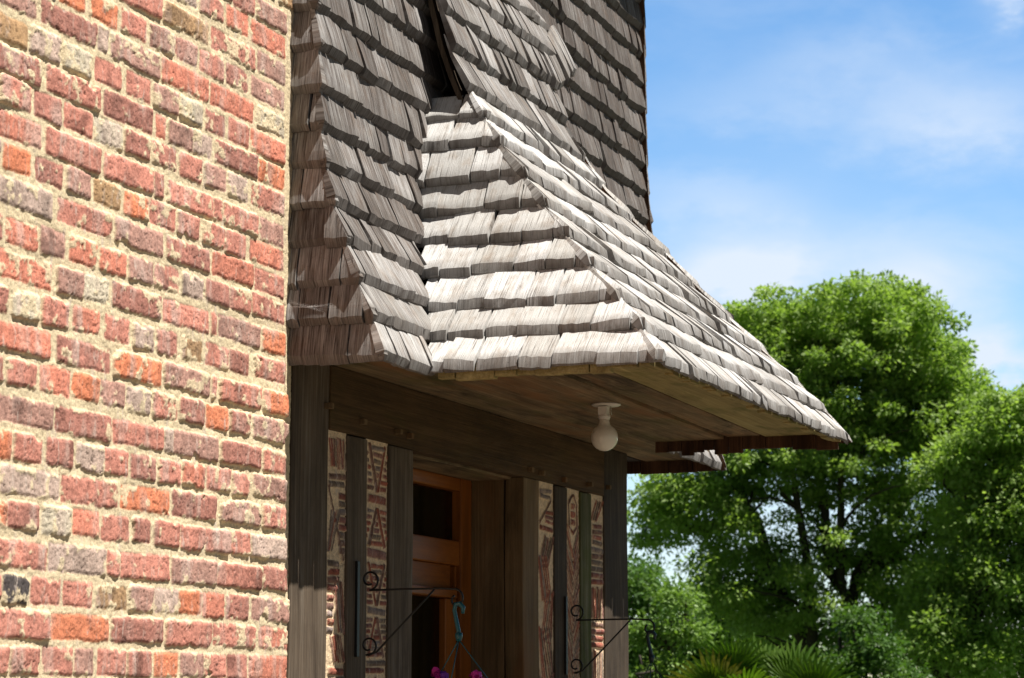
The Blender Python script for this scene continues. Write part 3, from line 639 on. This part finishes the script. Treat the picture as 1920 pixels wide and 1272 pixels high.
# ------------------------------------------------------------------ lamp under the porch
lx, ly, lz = 6.705, 2.335, 2.496
lamp = empty('bulb_lamp', (lx, ly, lz), 'bare round frosted light bulb in a white holder hanging under the porch roof', 'lamp')
bm = bmesh.new(); lathe(bm, (lx, ly, lz), [(.030, -.0005), (.043, -.003), (.044, -.006), (.040, -.0085), (.01, -.010)], 40); link('ceiling_plate', from_bm('ceiling_plate', bm, True), M_PLW, lamp)
bm = bmesh.new(); box(bm, (lx-.030, ly-.012, lz-.038), (lx-.002, ly+.016, lz-.012), .002); box(bm, (lx-.012, ly-.008, lz-.02), (lx+.006, ly+.012, lz-.008), .001)
ho = link('lamp_holder', from_bm('lamp_holder', bm), M_PLW, lamp)
bx, by = lx-.012, ly+.002
bm = bmesh.new(); lathe(bm, (bx, by, lz-.047), [(.012, .012), (.0185, .010), (.0185, .002), (.0165, 0), (.0165, -.003)], 28); link('socket_collar', from_bm('socket_collar', bm, True), M_PLW, lamp)
bm = bmesh.new(); r = .0405; zc_ = lz-.104; prof = [(.0145, lz-.049-zc_), (.0155, lz-.058-zc_), (.0185, .0375)]
for i in range(3, 25):
    a = math.pi*(.5-i/24); 
    if a < 1.02: prof.append((max(.0004, r*math.cos(a)), r*math.sin(a)))
lathe(bm, (bx, by, zc_), prof, 40); link('bulb', from_bm('bulb', bm, True), M_BULB, lamp)
bm = bmesh.new(); tube(bm, [(lx+.004, ly-.012, lz-.006), (lx+.003, ly-.014, lz-.028), (lx+.009, ly-.014, lz-.036), (lx+.014, ly-.013, lz-.026), (lx+.008, ly-.012, lz-.006)], .0012, 6)
link('wire_clip', from_bm('wire_clip', bm, True), simple('steel', (.6, .58, .5), .25, 1.), lamp)

# ------------------------------------------------------------------ wrought iron brackets and hanging baskets
def spiral(x, y, z, r0, r1, a0, a1, n=26):
    return [(x, y+(r0+(r1-r0)*i/(n-1))*math.cos(a0+(a1-a0)*i/(n-1)), z+(r0+(r1-r0)*i/(n-1))*math.sin(a0+(a1-a0)*i/(n-1))) for i in range(n)]
def bracket(x, zt, label):
    zb = zt-.255; y0 = TY-.006; za = zt-.077
    o = empty('plant_bracket', (x, TY, zb), label, 'bracket', 'wrought iron hanging basket brackets')
    bm = bmesh.new(); box(bm, (x-.008, y0-.002, zb), (x+.008, TY+.002, zt), .0015); link('wall_plate', from_bm('wall_plate', bm), M_IRON, o)
    # arm: scroll at the wall, straight run, hooked end
    sp = spiral(x, y0-.034, za+.0265, .0135, .0275, math.radians(330), math.radians(330-420), 30)
    sp2 = spiral(x, y0-.034, za+.0265, .0120, .0275, -math.radians(120), math.radians(270), 30)
    pts = sp2 + [(x, y0-.06, za-.001), (x, y0-.15, za), (x, y0-.24, za), (x, y0-.272, za-.002)]
    pts += spiral(x, y0-.280, za-.0285, .0265, .022, math.radians(100), math.radians(215), 10)
    pts += spiral(x, y0-.286, za-.031, .016, .013, math.radians(230), math.radians(420), 12)
    bm = bmesh.new(); tube(bm, pts, .0030, 8); link('arm', from_bm('arm', bm, True), M_IRON, o)
    q = spiral(x, y0-.032, zb+.030, .011, .026, -math.radians(120), math.radians(285), 30)
    q += [(x, y0-.055, zb+.012), (x, y0-.13, zb+.085), (x, y0-.222, za-.003)]
    bm = bmesh.new(); tube(bm, q, .0028, 8); link('brace', from_bm('brace', bm, True), M_IRON, o)
    return (x, y0-.286, za-.047)
def basket(tip, m, label, drop, flowers):
    x, y, z = tip; o = empty('hanging_basket', (x, y, z-drop-.14), label, 'hanging basket', 'hanging baskets on the brackets')
    bm = bmesh.new()
    tube(bm, [(x, y-.018, z-.020), (x, y-.019, z-.004), (x, y-.010, z+.006), (x, y+.002, z+.005), (x, y+.006, z-.01), (x, y+.001, z-.035), (x, y-.006, z-.065), (x, y-.008, z-.088)], [.0045, .006, .007, .0065, .0055, .0055, .006, .004], 10)
    tube(bm, [(x, y-.007, z-.070), (x, y-.007, z-.080), (x, y-.007, z-.092)], [.009, .010, .006], 10)
    link('hanger_hook', from_bm('hanger_hook', bm, True), m, o)
    zp = z-drop
    for k in range(3):
        a = 2*math.pi*k/3+1.2; bm = bmesh.new(); tube(bm, [(x, y-.007, z-.088), (x+.115*math.cos(a), y-.007+.115*math.sin(a), zp)], .0016, 6); link('hanger_strand', from_bm('hanger_strand', bm, True), m, o)
    bm = bmesh.new(); lathe(bm, (x, y-.007, zp-.14), [(.07, 0), (.085, .02), (.115, .125), (.122, .14), (.112, .139), (.10, .12)], 28); link('pot', from_bm('pot', bm, True), M_POT, o)
    V = []; F = []; A = []
    for i in range(420):
        a = random.uniform(0, 6.28); r = .13*math.sqrt(random.random()); h = zp+random.uniform(-.03, .045)*(1-r/.2)-(.06 if r > .115 else 0); l = random.uniform(.015, .03)
        d = Vector((random.uniform(-1, 1), random.uniform(-1, 1), random.uniform(-.3, 1))).normalized(); u = d.orthogonal().normalized()*l*.35
        c0 = Vector((x+r*math.cos(a), y-.007+r*math.sin(a), h)); b0 = len(V); V += [c0, c0+d*l*.5+u, c0+d*l, c0+d*l*.5-u]; F.append((b0, b0+1, b0+2, b0+3)); A += [(random.random(), 0, 0)]*4
    me = mesh_np('foliage', [tuple(v) for v in V], F); attr(me, 'lf', A); link('foliage', me, M_LF, o)
    for fx, fy, fz, mm in flowers:
        bm = bmesh.new()
        for k in range(26):
            d = Vector((random.gauss(0, 1), random.gauss(0, 1), random.gauss(.3, 1))).normalized(); c0 = Vector((fx, fy, fz))+d*random.uniform(.003, .016); u = d.orthogonal().normalized(); w = d.cross(u)
            r = random.uniform(.007, .011); vs = [bm.verts.new(c0+(u*math.cos(t_)+w*math.sin(t_))*r+d*.002*math.cos(2*t_)) for t_ in [i*math.pi/3 for i in range(6)]]
            bm.faces.new(vs)
        link('flower', from_bm('flower', bm), mm, o)
t1 = bracket(5.853, 1.988, 'black iron scroll bracket screwed to the grey stud left of the door')
t2 = bracket(7.470, 1.962, 'black iron scroll bracket on the dark stud right of the door')
b1x, b1y, b1z = t1
basket(t1, M_TEAL, 'flower basket with a turquoise plastic hanger and pink blooms, hanging in front of the door', .235,
       [(b1x, b1y+.055, b1z-.176, M_PINK), (b1x+.02, b1y+.045, b1z-.184, M_PURP), (b1x, b1y-.055, b1z-.185, M_PINK), (b1x+.05, b1y-.05, b1z-.20, M_PINK), (b1x-.05, b1y+.03, b1z-.205, M_PINK)])
basket(t2, M_DKPL, 'flower basket on a hanger coloured dark to look backlit, seen against the trees at the right corner post', .27,
       [(t2[0], t2[1]+.05, t2[2]-.24, M_PINK), (t2[0]+.03, t2[1]-.05, t2[2]-.245, M_PURP)])

# cobweb between the brick edge and the lowest shingles
bm = bmesh.new(); R = random.Random(5)
for i in range(14):
    y1 = R.uniform(2.60, 2.66); z1 = 2.60+R.uniform(-.012, .012)
    tube(bm, [(5.395, 2.728, 2.615+R.uniform(-.012, .01)), (5.395+.02, (2.728+y1)/2, 2.607), (5.405, y1, z1)], .00009, 4)
tag(link('cobweb', from_bm('cobweb', bm, True), simple('silk', (.8, .8, .8), .4), off=(5.395, 2.728, 2.6)), 'faint cobweb strung from the brick wall edge to the dark end shingles', 'cobweb')

# ------------------------------------------------------------------ trees
AX = Vector((math.sin(YAW-.12), -math.cos(YAW-.12), 0)); DX = Vector((math.cos(YAW-.12), math.sin(YAW-.12), 0))
def crown(base, lobes, m, nclump, nleaf, lsz, seed, parent, dr=1.3, crad=.30, gap=.5):
    r = np.random.default_rng(seed); B = np.array(base); ax = np.array(AX); dx = np.array(DX)
    w = np.array([l[2]**2*(gap if l[1] < 5.7 else 1.) for l in lobes]); w = w/w.sum(); pick = r.choice(len(lobes), nclump, p=w)
    L = np.array(lobes)[pick]
    d = r.normal(size=(nclump, 3)); d /= np.linalg.norm(d, axis=1)[:, None]; rad = r.uniform(.25, 1.0, nclump)**.5
    off = d*rad[:, None]*np.maximum(L[:, 2:3]-.16, .12)
    dep = r.uniform(-1, 1, nclump)*dr
    cc = B + ax*(L[:, 0]+off[:, 0])[:, None] + dx*(off[:, 1]*1.0+dep)[:, None]; cc[:, 2] += L[:, 1]+off[:, 2]*.92
    n = nclump*nleaf; ci = np.repeat(np.arange(nclump), nleaf)
    cr = r.uniform(.6, 1.3, nclump)*crad*np.where(L[:, 1] < 5.6, 1.45, 1.)
    q = r.normal(size=(n, 3)); q /= np.linalg.norm(q, axis=1)[:, None]; q *= (r.uniform(0, 1, n)**.45)[:, None]; q[:, 2] *= .55
    p = cc[ci]+q*cr[ci][:, None]
    a = q+r.normal(size=(n, 3))*.6; a[:, 2] -= .25; a /= np.linalg.norm(a, axis=1)[:, None]
    u = np.cross(a, r.normal(size=(n, 3))*.7+np.array([0, 0, 1.2])); u /= np.linalg.norm(u, axis=1)[:, None]+1e-6
    ln = (r.uniform(.45, 1.5, n)*lsz)[:, None]
    V = np.stack([p, p+a*ln*.5+u*ln*.26, p+a*ln, p+a*ln*.5-u*ln*.26], 1).reshape(-1, 3)
    F = np.arange(4*n).reshape(n, 4)
    me = mesh_np('crown', V, F); lf = np.clip(r.normal(.5, .16, nclump)[ci]+r.normal(0, .10, n), 0, 1); A = np.zeros((4*n, 3)); A[:, 0] = np.repeat(lf, 4); attr(me, 'lf', A)
    return link('crown', me, m, parent), cc
def limbs(base, L, r0, parent, cc=None, ntw=0, seed=1, name='trunk'):
    bm = bmesh.new(); B = Vector(base); R = random.Random(seed); nodes = []
    for k, l in enumerate(L):
        n = len(l); dd = R.uniform(-.9, .9); pts = []; rs = []
        for i, (u, h) in enumerate(l): pts.append(B+AX*u+Vector((0, 0, h))+DX*(dd*i/n if k else 0))
        # smooth subdivision
        P2 = []
        for i in range(n-1):
            for s in range(5):
                f = s/5; P2.append(pts[i].lerp(pts[i+1], f)+Vector((R.gauss(0, .012), R.gauss(0, .012), 0)))
        P2.append(pts[-1]); m_ = len(P2); rb = r0*(1 if k == 0 else .62)
        rs = [max(.012, rb*(1-.86*i/(m_-1))) for i in range(m_)]
        tube(bm, P2, rs, 9); nodes += [(q, rr) for q, rr in zip(P2[3:], rs[3:])]
    if cc is not None:
        for i in range(ntw):
            c0 = Vector(cc[R.randrange(len(cc))]); q, rr = min(nodes, key=lambda t_: (t_[0]-c0).length+abs(t_[0].z-c0.z+.5)*.3)
            if (q-c0).length > 3 or c0.z > 6.0: continue
            mid = q.lerp(c0, .5)+Vector((R.gauss(0, .12), R.gauss(0, .12), R.uniform(-.05, .18)))
            tube(bm, [q, q.lerp(mid, .5)+Vector((0, 0, R.gauss(0, .03))), mid, mid.lerp(c0, .5)+Vector((0, 0, .04)), c0], [min(rr*.6, .035), .026, .02, .014, .007], 5, False)
    return link(name, from_bm(name, bm, True), M_BARK, parent)
LA = [(0.27, 7.92, 0.99), (-0.54, 7.78, 0.94), (1.08, 7.92, 0.85), (1.57, 7.33, 0.85), (-1.17, 7.69, 0.63), (0.36, 6.88, 1.26), (-0.81, 6.88, 0.99), (1.39, 6.43, 0.99), (2.07, 7.24, 0.31), (-1.44, 7.96, 0.36), (-2.34, 4.95, 0.81), (-2.88, 4.54, 0.63), (-1.71, 5.44, 0.9), (-1.53, 4.27, 0.81), (-0.72, 5.62, 1.08), (0.36, 5.44, 1.17), (-0.45, 4.18, 0.94), (0.81, 4.09, 0.99), (1.62, 5.17, 0.99), (-2.79, 5.17, 0.54), (0.0, 2.92, 0.81), (-1.08, 3.19, 0.81), (1.26, 3.01, 0.81), (0.45, 2.47, 0.54)]
BA = [[(0.0, 0.04), (-0.09, 1.39), (-0.29, 2.2), (-0.43, 2.6), (-0.87, 3.47), (-1.25, 4.67), (-1.62, 5.26), (-2.07, 4.9)], [(-0.09, 1.39), (-0.32, 2.09), (-0.43, 3.85), (-0.63, 5.44), (-0.81, 6.52)], [(-0.09, 1.39), (0.36, 2.92), (0.12, 3.58), (0.17, 5.98), (0.12, 7.4)], [(0.22, 3.1), (0.44, 3.8), (1.31, 5.11), (1.86, 5.49), (1.62, 6.7)], [(0.12, 3.58), (-0.06, 3.82), (-0.18, 5.44), (-0.18, 6.7)], [(0.36, 3.64), (1.26, 4.36), (1.8, 4.54)], [(-1.25, 4.67), (-2.34, 4.54), (-2.88, 4.9)], [(0.17, 5.44), (0.72, 6.34), (1.17, 7.06)]]
LB = [(1.04, 5.69, 0.71), (1.71, 5.44, 1.0), (0.67, 5.32, 0.71), (1.29, 4.57, 0.92), (2.04, 4.32, 1.08), (0.79, 3.57, 0.71), (1.54, 3.24, 0.83), (2.54, 4.9, 1.25), (0.62, 2.41, 0.75), (1.46, 2.24, 0.75), (0.37, 4.4, 0.5), (0.87, 6.07, 0.37), (1.46, 6.11, 0.42)]
BB = [[(-0.46, 0.58), (0.0, 2.06), (0.51, 2.92), (0.76, 3.43), (1.36, 3.84), (2.04, 4.49)], [(0.76, 3.43), (0.87, 3.99), (0.96, 5.15), (1.12, 5.99)], [(0.51, 2.92), (0.62, 3.91), (0.46, 4.65)], [(0.76, 3.43), (1.54, 3.32), (2.04, 3.49)]]
LC = [(-0.15, 3.25, 0.69), (0.59, 2.96, 0.79), (-0.49, 3.95, 0.59), (1.29, 3.15, 0.79), (0.2, 2.36, 0.79), (-0.49, 2.56, 0.69), (-1.39, 2.86, 0.89), (-2.18, 2.86, 0.89), (2.08, 2.46, 0.89), (1.09, 2.26, 0.79)]
LS = [(-0.07, 2.79, 0.34), (0.13, 2.39, 0.4), (-0.27, 2.19, 0.4), (0.4, 2.05, 0.4), (0.0, 1.78, 0.47)]
LS2 = [(0.16, 2.66, 0.21), (-0.11, 2.34, 0.24), (0.27, 2.34, 0.22), (0.05, 1.96, 0.32), (-0.22, 1.8, 0.32)]
def pos(az_px, d): # base on the ground along a sight line given as tangent to the right of the view axis
    a = YAW-math.atan(az_px); return (d*math.cos(a), d*math.sin(a), 0)
def tree(name, lab, cat, tx, d, lobes, br, m, nc, nl, ls, seed, r0, ntw, dr, crad, group=None):
    b = pos(tx, d); o = empty(name, b, lab, cat, group)
    cr, cc = crown(b, lobes, m, nc, nl, ls, seed, o, dr, crad)
    limbs(b, br, r0, o, cc, ntw, seed)
    return o
tree('ash_tree', 'tall round-headed green tree with several dark stems behind the porch', 'tree', .1333, 40, LA+[(2.1, 4.4, .8), (1.9, 3.4, .8), (-1.9, 3.6, .7), (2.2, 5.9, .5), (2.05, 6.75, .62), (2.3, 6.3, .5)], BA, M_LF, 1650, 160, .080, 1, .22, 420, 1.4, .26)
tree('ash_tree', 'tree at the far right edge with a dark limb leaning to the right', 'tree', .1767, 37, LB+[(.1, 3.4, .7), (-.2, 2.6, .7), (.2, 5.2, .5)], BB, M_LF, 980, 150, .078, 2, .19, 260, 1.3, .26)
tree('broadleaf_tree', 'low dark tree behind the corner post, below the big tree', 'tree', .0622, 46, LC, [[(0, 0), (0, 1.5), (-.2, 2.4), (-.4, 3.4)], [(0, 1.5), (.5, 2.3), (.9, 3)], [(0, 1.4), (-.9, 2.2), (-1.6, 2.8)], [(0, 1.4), (1.2, 2.0), (1.9, 2.4)]], M_LFD, 460, 120, .10, 3, .15, 120, 1.6, .34)
tree('leafy_shrub', 'rounded green bush standing before the big tree trunk', 'shrub', .1467, 30, [(a_, h_-.12, r_*.9) for a_, h_, r_ in LS], [[(0, 0), (0, 1.2), (0, 2.2)], [(0, .8), (-.2, 1.6), (-.3, 2.1)], [(0, .8), (.3, 1.6), (.4, 2.)]], M_LFD, 105, 130, .062, 4, .05, 30, .4, .19)
tree('leafy_shrub', 'light green bush just right of the corner post', 'shrub', .0622, 24, LS2, [[(0, 0), (0, 1.2), (.1, 2.2)], [(0, .8), (-.15, 1.6), (-.2, 2.1)]], M_LFS, 90, 120, .05, 5, .04, 20, .3, .15)

# palm
pb = pos(.1022, 18); PH = .09; palm = empty('fan_palm', pb, 'fan palm with stiff pleated leaves and yellow tips at the bottom of the view', 'palm')
bm = bmesh.new(); tube(bm, [(pb[0], pb[1], h) for h in (0, .3, .6, .9, 1.2, 1.5)], [.11, .10, .10, .11, .11, .08], 14); link('trunk', from_bm('trunk', bm, True), M_BARK, palm)
def fan(c0, outd, up, r, n, yel, seed):
    R = random.Random(seed); V = []; F = []; A = []
    c0 = Vector(c0); f = Vector(outd).normalized(); s = f.cross(Vector(up)).normalized(); nrm = s.cross(f).normalized()
    for i in range(n):
        a = math.radians(-118+236*i/(n-1)); d = f*math.cos(a)+s*math.sin(a); t_ = nrm.cross(d)*-1; l = r*R.uniform(.85, 1.05)*(1-.18*abs(a)/2.1)
        w = r*.052; droop = Vector((0, 0, -1))*l*R.uniform(.02, .16); y = min(1, max(0, yel+R.gauss(0, .13)))
        b0 = len(V)
        V += [c0+d*.02, c0+d*l*.5+t_*w+nrm*.010, c0+d*l*.5-nrm*.006, c0+d*l*.5-t_*w+nrm*.010, c0+d*l*.8+t_*w*.55+droop*.4, c0+d*l*.8-t_*w*.55+droop*.4, c0+d*l+droop]
        F += [(b0, b0+1, b0+2, b0+2), (b0, b0+2, b0+3, b0+3), (b0+1, b0+4, b0+5, b0+2), (b0+2, b0+5, b0+3, b0+3), (b0+4, b0+6, b0+5, b0+5)]
        A += [(y*.6, 0, 0)]*4+[(y*.9, 0, 0)]*2+[(min(1, y*1.4), 0, 0)]
    bm = bmesh.new(); vs = [bm.verts.new(v) for v in V]
    for q in F:
        q2 = list(dict.fromkeys(q))
        try: bm.faces.new([vs[i] for i in q2])
        except ValueError: pass
    me = bpy.data.meshes.new('frond'); bm.to_mesh(me); bm.free(); attr(me, 'lf', A); return me
R = random.Random(3)
for i in range(20):
    if i < 6:   u, h, f = [(0, 1.72, (-.05, .25, 1)), (.22, 1.68, (.45, .2, .9)), (-.2, 1.74, (-.35, -.2, 1)), (-.34, 1.60, (-.8, -.3, .8)), (.38, 1.58, (.95, -.2, .55)), (-.12, 1.6, (-.3, -.9, .6))][i]
    else:
        a = R.uniform(0, 6.28); el_ = R.uniform(-.5, .7); f = (math.cos(a), math.sin(a), el_); u = .38*math.cos(a); h = 1.42+.22*el_
    dirv = AX*f[0]+DX*f[1]+Vector((0, 0, f[2])); dv = f[1] if i < 6 else math.sin(a)
    c0 = Vector(pb)+AX*u+DX*dv*.25+Vector((0, 0, h+PH)); yel = .95 if u < -.3 else (.25 if i < 6 else R.choice([.2, .35, .8]))
    me = fan(c0, dirv, -DX if i < 6 else Vector((0, 0, 1)), R.uniform(.36, .44), 30, yel, i)
    fo = link('frond', me, M_PALM, palm)
    bm = bmesh.new(); tube(bm, [Vector(pb)+Vector((0, 0, 1.42)), (Vector(pb)+Vector((0, 0, 1.5))).lerp(c0, .6), c0], [.014, .011, .009], 6); link('stalk', from_bm('stalk', bm, True), M_PALM, fo)
    attr(fo.children[0].data, 'lf', [(.4, 0, 0)]*len(fo.children[0].data.vertices))
